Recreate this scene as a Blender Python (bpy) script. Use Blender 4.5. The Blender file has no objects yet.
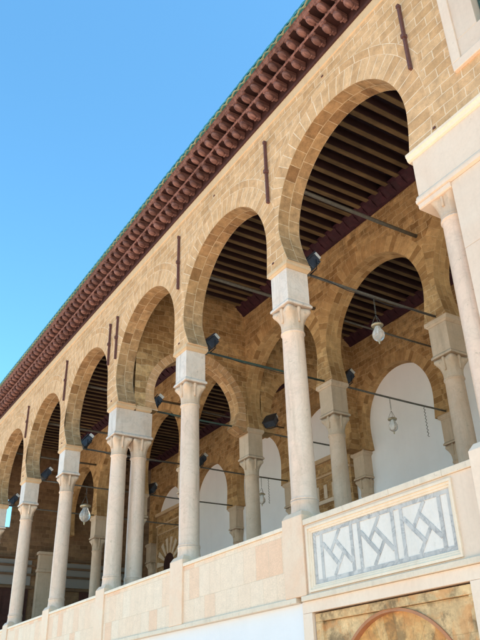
import bpy, math, random
from mathutils import Vector, Matrix
random.seed(7)
S = bpy.context.scene
COL = S.collection
R = math.radians
pi = math.pi

# ------------------------------------------------------------------ camera
cam_d = bpy.data.cameras.new('camera')
cam = bpy.data.objects.new('camera', cam_d)
COL.objects.link(cam)
S.camera = cam
Fv = Vector((-0.73666261, 0.47422432, 0.48211979))
Rv = Vector((0.52909759, 0.84816762, -0.02583446))
Uv = Vector((0.42116972, -0.23605714, 0.87572432))
M = Matrix(((Rv.x, Uv.x, -Fv.x, 5.36631618), (Rv.y, Uv.y, -Fv.y, -5.4999984),
            (Rv.z, Uv.z, -Fv.z, -2.10919953), (0, 0, 0, 1)))
cam.matrix_world = M
cam_d.sensor_fit = 'VERTICAL'
cam_d.sensor_height = 36
cam_d.lens = 717.94 / 640 * 36
cam_d.clip_start = 0.1
cam_d.clip_end = 2000

# ------------------------------------------------------------------ light
SUN_EL, SUN_AZ = R(52), R(80)
SKY_STRENGTH = 0.15
w = bpy.data.worlds.new('World')
S.world = w
w.use_nodes = True
nt = w.node_tree
nt.nodes.clear()
wo = nt.nodes.new('ShaderNodeOutputWorld')
bg = nt.nodes.new('ShaderNodeBackground')
sky = nt.nodes.new('ShaderNodeTexSky')
sky.sky_type = 'NISHITA'
sky.sun_disc = False
sky.sun_elevation = SUN_EL
sky.sun_rotation = SUN_AZ
sky.air_density = 1.25
sky.dust_density = 0.9
sky.ozone_density = 1.2
bg.inputs['Strength'].default_value = SKY_STRENGTH
tint = nt.nodes.new('ShaderNodeMix'); tint.data_type = 'RGBA'; tint.blend_type = 'MULTIPLY'
tint.inputs[0].default_value = 1; tint.inputs[7].default_value = (0.58, 1.07, 1.20, 1)
nt.links.new(sky.outputs[0], tint.inputs[6])
nt.links.new(tint.outputs[2], bg.inputs['Color'])
nt.links.new(bg.outputs[0], wo.inputs['Surface'])
sun_d = bpy.data.lights.new('sun', 'SUN')
sun_d.energy = 5.0
sun_d.angle = R(0.5)
sun_d.color = (1.0, 0.86, 0.72)
sun = bpy.data.objects.new('sun', sun_d)
COL.objects.link(sun)
sd = Vector((math.sin(SUN_AZ) * math.cos(SUN_EL), math.cos(SUN_AZ) * math.cos(SUN_EL), math.sin(SUN_EL)))
sun.rotation_euler = sd.to_track_quat('Z', 'Y').to_euler()
S.view_settings.view_transform = 'Standard'
S.view_settings.look = 'None'
S.view_settings.gamma = 1
S.view_settings.use_curve_mapping = False
S.view_settings.exposure = 0.93
S.render.engine = 'CYCLES'
S.cycles.max_bounces = 8
S.cycles.diffuse_bounces = 4

# ------------------------------------------------------------------ helpers
class MB:
    def __init__(s):
        s.v, s.f, s.uv, s.m = [], [], [], []
        s.smooth = []
    def quad(s, pts, uvs=None, m=0, smooth=False):
        i = len(s.v)
        s.v += [tuple(p) for p in pts]
        s.f.append(tuple(range(i, i + len(pts))))
        s.uv.append(uvs if uvs else [(0, 0)] * len(pts))
        s.m.append(m)
        s.smooth.append(smooth)
    def box(s, x0, x1, y0, y1, z0, z1, m=0, top=None):
        """axis box; top=(x0,x1,y0,y1) makes a frustum"""
        t = top or (x0, x1, y0, y1)
        b = [(x0, y0, z0), (x1, y0, z0), (x1, y1, z0), (x0, y1, z0)]
        u = [(t[0], t[2], z1), (t[1], t[2], z1), (t[1], t[3], z1), (t[0], t[3], z1)]
        def uvx(ps): return [(p[0], p[2]) for p in ps]
        def uvy(ps): return [(p[1], p[2]) for p in ps]
        def uvz(ps): return [(p[0], p[1]) for p in ps]
        for ps, fn in (([b[0], b[1], u[1], u[0]], uvx), ([b[1], b[2], u[2], u[1]], uvy),
                       ([b[2], b[3], u[3], u[2]], uvx), ([b[3], b[0], u[0], u[3]], uvy),
                       ([u[0], u[1], u[2], u[3]], uvz), ([b[3], b[2], b[1], b[0]], uvz)):
            s.quad(ps, fn(ps), m)
    def loft(s, rings, m=0, smooth=True, cap0=True, cap1=True):
        """rings: lists of equal length; shared vertices"""
        base = len(s.v)
        n = len(rings[0])
        for r in rings: s.v += [tuple(p) for p in r]
        for a in range(len(rings) - 1):
            for k in range(n):
                q = (base + a * n + k, base + a * n + (k + 1) % n, base + (a + 1) * n + (k + 1) % n, base + (a + 1) * n + k)
                s.f.append(q); s.m.append(m); s.smooth.append(smooth)
                s.uv.append([(s.v[i][0] + s.v[i][1], s.v[i][2]) for i in q])
        for do, a in ((cap0, 0), (cap1, len(rings) - 1)):
            if do:
                q = tuple(base + a * n + k for k in range(n))
                if a == 0: q = q[::-1]
                s.f.append(q); s.m.append(m); s.smooth.append(False)
                s.uv.append([(s.v[i][0], s.v[i][1]) for i in q])
    def lathe(s, prof, c=(0, 0, 0), n=28, m=0, mod=None):
        rings = []
        for (r, z) in prof:
            ring = []
            for k in range(n):
                a = 2 * pi * k / n
                rr = r * (mod(a, z) if mod else 1)
                ring.append((c[0] + rr * math.cos(a), c[1] + rr * math.sin(a), c[2] + z))
            rings.append(ring)
        s.loft(rings, m)
    def tube(s, pts, r, n=8, m=0):
        pts = [Vector(p) for p in pts]
        rings = []
        for i, p in enumerate(pts):
            t = (pts[min(i + 1, len(pts) - 1)] - pts[max(i - 1, 0)]).normalized()
            a = t.cross(Vector((0, 0, 1)))
            if a.length < 1e-3: a = t.cross(Vector((1, 0, 0)))
            a.normalize(); b = a.cross(t)
            rings.append([p + a * r * math.cos(2 * pi * k / n) + b * r * math.sin(2 * pi * k / n) for k in range(n)])
        s.loft(rings, m)
    def prism(s, poly, y0, y1, m=0):
        """poly in (x,z), extruded along y"""
        a = [(p[0], y0, p[1]) for p in poly]; b = [(p[0], y1, p[1]) for p in poly]
        n = len(poly)
        s.quad(a, [(p[0], p[2]) for p in a], m)
        s.quad(b[::-1], [(p[0], p[2]) for p in b[::-1]], m)
        for i in range(n):
            q = [a[(i + 1) % n], a[i], b[i], b[(i + 1) % n]]
            s.quad(q, [(p[0] + p[2], p[1]) for p in q], m)
    def xprism(s, poly, x0, x1, m=0, smooth=False):
        """poly in (y,z), extruded along x"""
        a = [(x0, p[0], p[1]) for p in poly]; b = [(x1, p[0], p[1]) for p in poly]
        n = len(poly)
        s.quad(a, [(p[1], p[2]) for p in a], m)
        s.quad(b[::-1], [(p[1], p[2]) for p in b[::-1]], m)
        for i in range(n):
            q = [a[(i + 1) % n], a[i], b[i], b[(i + 1) % n]]
            s.quad(q, [(p[0], p[1] + p[2]) for p in q], m, smooth)
    def build(s, name, mats, parent=None, bevel=0.0, loc=None):
        me = bpy.data.meshes.new(name)
        me.from_pydata(s.v, [], s.f)
        uvl = me.uv_layers.new(name='UVMap')
        i = 0
        for fu in s.uv:
            for q in fu:
                uvl.data[i].uv = q; i += 1
        mats = mats if isinstance(mats, (list, tuple)) else [mats]
        for m in mats: me.materials.append(m)
        for p, mi, sm in zip(me.polygons, s.m, s.smooth):
            p.material_index = mi; p.use_smooth = sm
        import bmesh
        bm = bmesh.new(); bm.from_mesh(me)
        bmesh.ops.remove_doubles(bm, verts=bm.verts, dist=1e-5)
        bmesh.ops.recalc_face_normals(bm, faces=bm.faces)
        bm.to_mesh(me); bm.free()
        o = bpy.data.objects.new(name, me)
        COL.objects.link(o)
        if parent: o.parent = parent
        if loc: o.location = loc
        if bevel:
            b = o.modifiers.new('bevel', 'BEVEL'); b.width = bevel; b.segments = 2
            b.limit_method = 'ANGLE'; b.angle_limit = R(40)
            b.harden_normals = False
        return o

def thing(name, label, cat, loc=(0, 0, 0), rz=0, group=None):
    o = bpy.data.objects.new(name, None)
    COL.objects.link(o)
    o.empty_display_size = 0.2
    o.location = loc; o.rotation_euler = (0, 0, rz)
    tag(o, label, cat, group)
    return o
def tag(o, label=None, cat=None, group=None, kind=None):
    if label: o['label'] = label
    if cat: o['category'] = cat
    if group: o['group'] = group
    if kind: o['kind'] = kind
    return o
def dup(root, loc, label=None, rz=None):
    r = root.copy(); COL.objects.link(r); r.location = loc
    if rz is not None: r.rotation_euler = (0, 0, rz)
    if label: r['label'] = label
    for ch in list(root.children):
        c = ch.copy(); COL.objects.link(c); c.parent = r
        for g in list(ch.children):
            d = g.copy(); COL.objects.link(d); d.parent = c
    return r

# ------------------------------------------------------------------ materials
class NT:
    def __init__(s, name):
        s.mat = bpy.data.materials.new(name); s.mat.use_nodes = True
        s.t = s.mat.node_tree; s.n = s.t.nodes
        s.p = s.n['Principled BSDF']
    def node(s, typ, **kw):
        n = s.n.new(typ)
        for k, v in kw.items():
            if k.startswith('i_'):
                n.inputs[k[2:].replace('_', ' ')].default_value = v
            else: setattr(n, k, v)
        return n
    def link(s, a, b): s.t.links.new(a, b)
    def noise(s, vec, scale, detail=4, rough=0.55, dist=0.0):
        n = s.node('ShaderNodeTexNoise'); n.inputs['Scale'].default_value = scale
        n.inputs['Detail'].default_value = detail; n.inputs['Roughness'].default_value = rough
        n.inputs['Distortion'].default_value = dist
        if vec is not None: s.link(vec, n.inputs['Vector'])
        return n.outputs[0]
    def ramp(s, fac, stops):
        r = s.node('ShaderNodeValToRGB')
        e = r.color_ramp.elements
        while len(e) < len(stops): e.new(0.5)
        for el, (p, c) in zip(e, stops):
            el.position = p; el.color = (c, c, c, 1) if isinstance(c, (int, float)) else (*c, 1)
        s.link(fac, r.inputs[0]); return r.outputs[0]
    def mix(s, fac, a, b, mode='MIX'):
        m = s.node('ShaderNodeMix'); m.data_type = 'RGBA'; m.blend_type = mode; m.clamp_factor = True
        for sock, v in ((m.inputs[0], fac), (m.inputs[6], a), (m.inputs[7], b)):
            if hasattr(v, 'is_output') or isinstance(v, bpy.types.NodeSocket): s.link(v, sock)
            elif isinstance(v, (int, float)): sock.default_value = v
            else: sock.default_value = (*v, 1)
        return m.outputs[2]
    def math(s, op, a, b=0.0):
        m = s.node('ShaderNodeMath', operation=op)
        for sock, v in ((m.inputs[0], a), (m.inputs[1], b)):
            if isinstance(v, bpy.types.NodeSocket): s.link(v, sock)
            else: sock.default_value = v
        return m.outputs[0]
    def bump(s, h, strength=0.4, dist=0.01, prev=None):
        b = s.node('ShaderNodeBump'); b.inputs['Strength'].default_value = strength
        b.inputs['Distance'].default_value = dist
        s.link(h, b.inputs['Height'])
        if prev: s.link(prev, b.inputs['Normal'])
        return b.outputs[0]
    def fin(s, col, rough=0.8, normal=None, metal=0.0, spec=None):
        if isinstance(col, bpy.types.NodeSocket): s.link(col, s.p.inputs['Base Color'])
        else: s.p.inputs['Base Color'].default_value = (*col, 1)
        if isinstance(rough, bpy.types.NodeSocket): s.link(rough, s.p.inputs['Roughness'])
        else: s.p.inputs['Roughness'].default_value = rough
        s.p.inputs['Metallic'].default_value = metal
        if spec is not None: s.p.inputs['Specular IOR Level'].default_value = spec
        if normal: s.link(normal, s.p.inputs['Normal'])
        return s.mat

def masonry(name, c1, c2, c3, mortar, bw, rh, ms=0.006, offset=0.5, wob=0.012, grime=0.35, sq=1.0, mort_amt=0.9, stain=(0.30, 0.17, 0.06), rough=0.88, seed=0.0, bumpd=0.012, mott=1.0, streak=0.0, blotch=0.0):
    t = NT(name)
    uv = t.node('ShaderNodeTexCoord')
    geo = t.node('ShaderNodeNewGeometry')
    pos = geo.outputs['Position']
    mp = t.node('ShaderNodeMapping'); mp.inputs['Location'].default_value = (seed, seed * 1.7, 0)
    t.link(uv.outputs['UV'], mp.inputs['Vector'])
    nz = t.node('ShaderNodeTexNoise'); nz.inputs['Scale'].default_value = 2.6; nz.inputs['Detail'].default_value = 3
    t.link(mp.outputs[0], nz.inputs['Vector'])
    sub = t.node('ShaderNodeVectorMath', operation='SUBTRACT'); sub.inputs[1].default_value = (.5, .5, .5)
    t.link(nz.outputs[1], sub.inputs[0])
    sc = t.node('ShaderNodeVectorMath', operation='SCALE'); sc.inputs['Scale'].default_value = wob * 4
    t.link(sub.outputs[0], sc.inputs[0])
    ad = t.node('ShaderNodeVectorMath', operation='ADD')
    t.link(mp.outputs[0], ad.inputs[0]); t.link(sc.outputs[0], ad.inputs[1])
    def brick(ca, cb, cm, msz):
        b = t.node('ShaderNodeTexBrick'); b.offset = offset; b.squash = sq; b.squash_frequency = 3
        b.inputs['Scale'].default_value = 1
        b.inputs['Brick Width'].default_value = bw; b.inputs['Row Height'].default_value = rh
        b.inputs['Mortar Size'].default_value = msz; b.inputs['Mortar Smooth'].default_value = 0.25
        b.inputs['Bias'].default_value = 0
        b.inputs['Color1'].default_value = (*ca, 1); b.inputs['Color2'].default_value = (*cb, 1)
        b.inputs['Mortar'].default_value = (*cm, 1)
        t.link(ad.outputs[0], b.inputs['Vector']); return b
    b1 = brick((0, 0, 0), (1, 1, 1), (.5, .5, .5), 0.0)
    b2 = brick((0, 0, 0), (0, 0, 0), (1, 1, 1), ms)
    rnd = b1.outputs[0]
    col = t.ramp(rnd, [(0.0, c3), (0.30, c1), (0.7, c2), (1.0, c1)])
    # mottling inside each stone
    n1 = t.noise(pos, 7, 6, 0.65)
    n2 = t.noise(pos, 45, 4, 0.6)
    n3 = t.noise(pos, 0.9, 4, 0.6)
    col = t.mix(1.0, col, t.ramp(n1, [(0.28, 1 - 0.3 * mott), (0.72, 1 + 0.24 * mott)]), 'MULTIPLY')
    col = t.mix(0.6, col, t.ramp(n2, [(0.3, 0.78), (0.7, 1.18)]), 'MULTIPLY')
    col = t.mix(t.math('MULTIPLY', t.ramp(n3, [(0.42, 0.0), (0.7, 1.0)]), grime), col, stain)
    if blotch:
        n8 = t.noise(pos, 2.6, 7, 0.72)
        col = t.mix(t.math('MULTIPLY', t.ramp(n8, [(0.50, 0.0), (0.60, 1.0)]), blotch), col, (0.13, 0.085, 0.045))
        n9 = t.noise(pos, 4.2, 5, 0.6, 1.0)
        col = t.mix(t.math('MULTIPLY', t.ramp(n9, [(0.5, 0.0), (0.62, 1.0)]), blotch * 0.8), col, (0.62, 0.27, 0.09))
    if streak:
        sm = t.node('ShaderNodeMapping'); sm.inputs['Scale'].default_value = (5.0, 5.0, 0.5); t.link(pos, sm.inputs['Vector'])
        sn = t.noise(sm.outputs[0], 1.0, 6, 0.65)
        col = t.mix(t.math('MULTIPLY', t.ramp(sn, [(0.48, 0.0), (0.75, 1.0)]), streak), col, tuple(k * 0.55 for k in c1))
        n6 = t.noise(pos, 70, 2, 0.5)
        col = t.mix(t.math('MULTIPLY', t.ramp(n6, [(0.66, 0.0), (0.72, 1.0)]), 0.35), col, tuple(k * 0.35 for k in c1))
    mfac = t.math('MULTIPLY', b2.outputs['Fac'], mort_amt)
    nm = t.noise(pos, 5, 3, 0.6)
    mfac = t.math('MULTIPLY', mfac, t.ramp(nm, [(0.3, 0.35), (0.62, 1.0)]))
    col = t.mix(mfac, col, mortar)
    h = t.math('SUBTRACT', t.math('MULTIPLY', n2, 0.35), b2.outputs['Fac'])
    h = t.math('ADD', h, t.math('MULTIPLY', n1, 0.8))
    h = t.math('ADD', h, t.math('MULTIPLY', rnd, 0.35))
    return t.fin(col, rough, t.bump(h, 0.55, bumpd), spec=0.25)

SAND = dict(c1=(0.62, 0.37, 0.19), c2=(0.67, 0.42, 0.23), c3=(0.54, 0.31, 0.15), mortar=(0.86, 0.69, 0.50))
m_wall = masonry('sandstone_wall', bw=0.32, rh=0.155, ms=0.007, streak=0.5, mort_amt=0.75, grime=0.35, bumpd=0.02, **SAND)
m_ring = masonry('sandstone_voussoirs', bw=0.175, rh=0.40, ms=0.0075, offset=0.0, grime=0.25, streak=0.35, wob=0.007, **SAND)
m_band = masonry('sandstone_band', bw=0.33, rh=0.165, ms=0.009, offset=0.0, grime=0.15, wob=0.004, **SAND)
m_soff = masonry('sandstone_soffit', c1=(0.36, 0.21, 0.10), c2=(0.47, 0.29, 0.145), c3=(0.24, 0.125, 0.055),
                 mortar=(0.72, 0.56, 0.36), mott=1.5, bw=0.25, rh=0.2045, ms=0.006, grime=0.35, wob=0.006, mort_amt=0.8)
OLD = dict(c1=(0.43, 0.255, 0.11), c2=(0.57, 0.365, 0.17), c3=(0.30, 0.165, 0.065), mortar=(0.62, 0.45, 0.25), stain=(0.20, 0.095, 0.03))
m_iwall = masonry('rubble_wall', bw=0.27, rh=0.14, ms=0.008, grime=0.6, wob=0.04, mort_amt=0.75, bumpd=0.035, mott=1.6, **OLD)
m_iring = masonry('rubble_voussoirs', bw=0.15, rh=0.45, ms=0.006, offset=0.0, grime=0.5, wob=0.012, mort_amt=0.6, **OLD)
m_isoff = masonry('rubble_soffit', bw=0.24, rh=0.14, ms=0.006, grime=0.6, wob=0.012, mort_amt=0.6, **OLD)
m_lower = masonry('yellow_stone', mott=1.3, c1=(0.64, 0.38, 0.14), c2=(0.72, 0.50, 0.24), c3=(0.62, 0.30, 0.11), mortar=(0.2, 0.11, 0.05),
                  bw=0.16, rh=1.2, ms=0.006, blotch=0.6, offset=0.0, grime=0.5, wob=0.035, mort_amt=0.25, stain=(0.56, 0.24, 0.07))
m_frame_st = masonry('yellow_frame_stone', mott=1.1, c1=(0.68, 0.45, 0.23), c2=(0.70, 0.50, 0.27), c3=(0.64, 0.39, 0.18), mortar=(0.4, 0.27, 0.12),
                     bw=0.6, rh=0.3, ms=0.003, grime=0.3, streak=0.4, blotch=0.75, wob=0.01, mort_amt=0.6, stain=(0.30, 0.15, 0.05))
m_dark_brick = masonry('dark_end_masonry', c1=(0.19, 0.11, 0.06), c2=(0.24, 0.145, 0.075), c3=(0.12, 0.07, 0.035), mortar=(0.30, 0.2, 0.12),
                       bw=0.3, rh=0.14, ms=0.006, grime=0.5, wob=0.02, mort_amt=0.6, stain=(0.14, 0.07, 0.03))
m_par = masonry('marble_cladding', c1=(0.77, 0.58, 0.42), c2=(0.77, 0.62, 0.47), c3=(0.76, 0.47, 0.30), mortar=(0.62, 0.48, 0.34),
                bw=0.31, rh=0.4425, ms=0.0045, grime=0.3, wob=0.003, mort_amt=0.8, mott=0.3, streak=0.12, stain=(0.78, 0.54, 0.38), rough=0.55, bumpd=0.003, seed=0.33)

def marble(name, base, tint, vein, rough=0.45, veins=0.35, pits=0.3, scale=1.0, dirt=0.25, dirtc=(0.33, 0.25, 0.17)):
    t = NT(name)
    tc = t.node('ShaderNodeTexCoord'); oi = t.node('ShaderNodeObjectInfo'); geo = t.node('ShaderNodeNewGeometry')
    pos = geo.outputs['Position']
    n1 = t.noise(pos, 2.2 * scale, 6, 0.6, 0.6)
    n2 = t.noise(pos, 38 * scale, 4, 0.65)
    n3 = t.noise(pos, 3.2 * scale, 6, 0.65, 0.9)
    col = t.mix(t.ramp(n1, [(0.35, 0.0), (0.65, 1.0)]), base, tint)
    vf = t.ramp(n3, [(0.46, 0.0), (0.5, 1.0), (0.54, 0.0)])
    col = t.mix(t.math('MULTIPLY', vf, veins), col, vein)
    col = t.mix(0.3, col, t.ramp(n2, [(0.3, 0.86), (0.7, 1.08)]), 'MULTIPLY')
    n4 = t.noise(pos, 1.3, 6, 0.7)
    col = t.mix(t.math('MULTIPLY', t.ramp(n4, [(0.5, 0.0), (0.8, 1.0)]), dirt), col, dirtc)
    n5 = t.noise(pos, 95, 2, 0.5)
    pit = t.ramp(n5, [(0.27, 0.0), (0.32, 1.0)])
    col = t.mix(t.math('MULTIPLY', t.math('SUBTRACT', 1.0, pit), pits), col, dirtc)
    sm = t.node('ShaderNodeMapping'); sm.inputs['Scale'].default_value = (7.0, 7.0, 0.7); t.link(pos, sm.inputs['Vector'])
    sn = t.noise(sm.outputs[0], 1.0, 6, 0.7)
    col = t.mix(t.math('MULTIPLY', t.ramp(sn, [(0.52, 0.0), (0.78, 1.0)]), 0.2 + dirt), col, dirtc)
    n7 = t.noise(pos, 14, 5, 0.7)
    col = t.mix(t.math('MULTIPLY', t.ramp(n7, [(0.62, 0.0), (0.68, 1.0)]), 0.25 + dirt * .6), col, dirtc)
    v = t.math('ADD', 0.90, t.math('MULTIPLY', oi.outputs['Random'], 0.16))
    hs = t.node('ShaderNodeHueSaturation'); t.link(v, hs.inputs['Value']); t.link(col, hs.inputs['Color'])
    h = t.math('ADD', t.math('MULTIPLY', pit, 0.6), t.math('MULTIPLY', n2, 0.4))
    return t.fin(hs.outputs[0], rough, t.bump(h, 0.4, 0.004))
m_shaft = marble('pink_marble_shaft', (0.72, 0.51, 0.38), (0.68, 0.51, 0.385), (0.46, 0.31, 0.22), veins=0.25, pits=0.6, dirt=0.38)
m_cap = marble('carved_marble', (0.68, 0.50, 0.36), (0.58, 0.41, 0.28), (0.5, 0.38, 0.27), veins=0.12, dirt=0.6, rough=0.6)
m_block = marble('white_marble_block', (0.70, 0.60, 0.51), (0.68, 0.54, 0.43), (0.45, 0.38, 0.32), veins=0.35, dirt=0.42)
m_oshaft = marble('aged_marble_shaft', (0.56, 0.38, 0.25), (0.60, 0.44, 0.31), (0.34, 0.24, 0.16), veins=0.2, pits=0.7, dirt=0.5, rough=0.6)
m_oblock = marble('aged_marble_block', (0.60, 0.46, 0.33), (0.54, 0.40, 0.27), (0.4, 0.32, 0.22), veins=0.2, pits=0.5, dirt=0.5, rough=0.7)
m_cream = marble('cream_marble', (0.76, 0.63, 0.48), (0.72, 0.56, 0.41), (0.66, 0.5, 0.33), veins=0.2, dirt=0.12, dirtc=(0.5, 0.36, 0.2))
m_pier = marble('pier_marble', (0.75, 0.59, 0.455), (0.74, 0.55, 0.41), (0.62, 0.46, 0.34), veins=0.15, dirt=0.1, dirtc=(0.5, 0.36, 0.25), scale=0.6)
m_cop = marble('coping_marble', (0.76, 0.62, 0.47), (0.74, 0.59, 0.44), (0.55, 0.42, 0.3), veins=0.15, dirt=0.2)
m_ped = marble('rose_marble', (0.77, 0.51, 0.34), (0.76, 0.57, 0.41), (0.62, 0.4, 0.26), veins=0.2, dirt=0.12, dirtc=(0.6, 0.36, 0.2))
m_string = marble('plain_sandstone', (0.62, 0.44, 0.27), (0.57, 0.39, 0.23), (0.5, 0.33, 0.18), veins=0.1, dirt=0.3, rough=0.85, dirtc=(0.4, 0.25, 0.12))
m_inlw = marble('white_inlay_marble', (0.70, 0.63, 0.565), (0.65, 0.58, 0.51), (0.55, 0.54, 0.52), veins=0.25, dirt=0.12, dirtc=(0.5, 0.46, 0.4))
m_inlg = marble('grey_inlay_marble', (0.42, 0.39, 0.365), (0.58, 0.54, 0.50), (0.2, 0.19, 0.19), veins=0.5, dirt=0.35, dirtc=(0.16, 0.16, 0.17), scale=1.0)
m_ground = marble('courtyard_marble', (0.85, 0.66, 0.50), (0.81, 0.61, 0.45), (0.5, 0.42, 0.32), veins=0.1, dirt=0.2, rough=0.6)
m_floor = marble('gallery_stone', (0.45, 0.36, 0.26), (0.5, 0.4, 0.3), (0.3, 0.24, 0.16), veins=0.1, rough=0.6)

def plaster(name, c, var=0.06, rough=0.9):
    t = NT(name); g = t.node('ShaderNodeNewGeometry').outputs['Position']
    n1 = t.noise(g, 1.1, 5, 0.6); n2 = t.noise(g, 60, 3, 0.6)
    col = t.mix(1.0, c, t.ramp(n1, [(0.3, 1 - var), (0.7, 1.0)]), 'MULTIPLY')
    sm = t.node('ShaderNodeMapping'); sm.inputs['Scale'].default_value = (4.0, 4.0, 0.35); t.link(g, sm.inputs['Vector'])
    sn = t.noise(sm.outputs[0], 1.0, 6, 0.65)
    col = t.mix(t.math('MULTIPLY', t.ramp(sn, [(0.5, 0.0), (0.8, 1.0)]), var * 3.0), col, tuple(k * 0.78 for k in c))
    sp = t.ramp(t.noise(g, 9, 3, 0.7), [(0.72, 0.0), (0.76, 0.35)])
    col = t.mix(sp, col, tuple(k * 0.6 for k in c))
    n3 = t.noise(g, 3.0, 4, 0.6)
    return t.fin(col, rough, t.bump(n3, 0.35, 0.03, t.bump(n2, 0.25, 0.004)))
m_white = plaster('whitewash', (0.76, 0.75, 0.75))
m_white_in = plaster('recess_whitewash', (0.90, 0.90, 0.91), 0.06)

def wood(name, ca, cb, rough=0.7, scale=12, spec=0.3):
    t = NT(name); tc = t.node('ShaderNodeTexCoord')
    g = t.node('ShaderNodeNewGeometry').outputs['Position']
    mp = t.node('ShaderNodeMapping'); mp.inputs['Scale'].default_value = (1.0, 0.12, 1.0)
    t.link(g, mp.inputs['Vector'])
    n1 = t.noise(mp.outputs[0], scale, 6, 0.65); n2 = t.noise(g, 3.0, 4, 0.6)
    col = t.mix(t.ramp(n1, [(0.3, 0.0), (0.7, 1.0)]), ca, cb)
    col = t.mix(0.8, col, t.ramp(n2, [(0.3, 0.7), (0.7, 1.2)]), 'MULTIPLY')
    oi = t.node('ShaderNodeObjectInfo')
    hs = t.node('ShaderNodeHueSaturation'); t.link(col, hs.inputs['Color'])
    t.link(t.math('ADD', 0.78, t.math('MULTIPLY', oi.outputs['Random'], 0.42)), hs.inputs['Value'])
    return t.fin(hs.outputs[0], rough, t.bump(n1, 0.3, 0.006), spec=spec)
m_corb = wood('rust_painted_cornice', (0.075, 0.026, 0.022), (0.30, 0.145, 0.115), scale=22)
m_corb_d = wood('maroon_wood_and_gap_shade', (0.035, 0.012, 0.011), (0.07, 0.026, 0.022))  # maroon of the lower moulding; on the backing, painted shade behind the brackets
m_soffb = wood('soffit_gap_shade', (0.022, 0.007, 0.006), (0.05, 0.016, 0.013))  # cornice undersides darkened to paint in the shade between the brackets
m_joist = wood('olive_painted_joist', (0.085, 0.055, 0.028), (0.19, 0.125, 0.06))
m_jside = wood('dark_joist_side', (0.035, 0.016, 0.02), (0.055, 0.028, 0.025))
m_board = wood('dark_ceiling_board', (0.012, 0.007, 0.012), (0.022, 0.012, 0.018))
m_icor = wood('dark_red_cornice', (0.028, 0.008, 0.014), (0.055, 0.015, 0.022))
m_door = wood('door_wood', (0.05, 0.018, 0.013), (0.08, 0.03, 0.02))
m_shut = wood('green_shutter', (0.05, 0.10, 0.09), (0.07, 0.13, 0.11))
m_greyp = plaster('grey_panel', (0.22, 0.20, 0.175))
m_brown = wood('brown_moulding', (0.13, 0.075, 0.04), (0.17, 0.10, 0.055))

def glaze(name, ca, cb, rough=0.25):
    t = NT(name); g = t.node('ShaderNodeNewGeometry').outputs['Position']
    n1 = t.noise(g, 4.5, 5, 0.7); n2 = t.noise(g, 30, 3)
    col = t.mix(t.ramp(n1, [(0.35, 0.0), (0.65, 1.0)]), ca, cb)
    col = t.mix(0.7, col, t.ramp(n2, [(0.3, 0.6), (0.7, 1.15)]), 'MULTIPLY')
    return t.fin(col, rough, t.bump(n2, 0.2, 0.004))
m_tile = glaze('green_glazed_tile', (0.018, 0.13, 0.115), (0.04, 0.22, 0.21), 0.38)
m_tile2 = glaze('worn_tile_lip', (0.36, 0.33, 0.17), (0.12, 0.18, 0.10), 0.6)
def metal(name, c, rough=0.6, met=0.3):
    t = NT(name); g = t.node('ShaderNodeNewGeometry').outputs['Position']
    n1 = t.noise(g, 22, 5, 0.7)
    col = t.mix(t.ramp(n1, [(0.35, 0.0), (0.7, 1.0)]), c, tuple(k * 1.6 + 0.01 for k in c))
    return t.fin(col, rough, t.bump(n1, 0.3, 0.003), metal=met)
m_rust = metal('rusted_iron', (0.085, 0.03, 0.022), 0.8, 0.0)
m_iron = metal('grey_iron', (0.10, 0.095, 0.08), 0.6)
m_giron = metal('green_painted_iron', (0.03, 0.06, 0.05), 0.55, 0.0)
m_black = metal('black_metal', (0.018, 0.02, 0.026), 0.45)
m_flood = metal('slate_blue_housing', (0.035, 0.045, 0.062), 0.45)
m_lens = metal('lamp_lens', (0.42, 0.40, 0.36), 0.2, 0.0)
t = NT('lantern_glass')
t.p.inputs['Base Color'].default_value = (0.96, 0.97, 0.95, 1); t.p.inputs['Roughness'].default_value = 0.08
t.p.inputs['Transmission Weight'].default_value = 0.75; t.p.inputs['IOR'].default_value = 1.45
m_glass = t.mat
m_brass = metal('tarnished_brass', (0.36, 0.30, 0.20), 0.4, 0.6)

# ------------------------------------------------------------------ dimensions (coping top = 0)
BAY = 3.1565
X0 = 1.03
def XC(k): return -2.0709 - BAY * (k - 1) if k > 0 else X0
D = 0.408          # wall thickness
ZT, ZB = 3.756, 3.151
ZI = 3.86          # top of impost
ZS = 6.995         # wall top
GZ = -3.7
Y_IN, Y_BK = 3.35, 6.90
NB = 7             # bays 1..7 (between column k-1 and k)
XEND = XC(7)

# ------------------------------------------------------------------ ground
g = MB(); g.box(-300, 300, -300, 300, GZ - 0.3, GZ)
tag(g.build('ground', m_ground), kind='structure')
g = MB(); g.box(XEND - 2.0, 8, 0.35, 7.6, -1.25, -1.0)
tag(g.build('gallery_floor', m_floor), kind='structure')

# ------------------------------------------------------------------ arcade walls
def prof_half(z, hw, pinch, cz, zi):
    return hw - pinch * max(0.0, (cz - z) / (cz - zi)) ** 1.5

def prof_half2(z, hw, pn, cz, zi):
    return hw - pn * max(0.0, (cz - z) / (cz - zi)) ** 1.5

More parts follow.
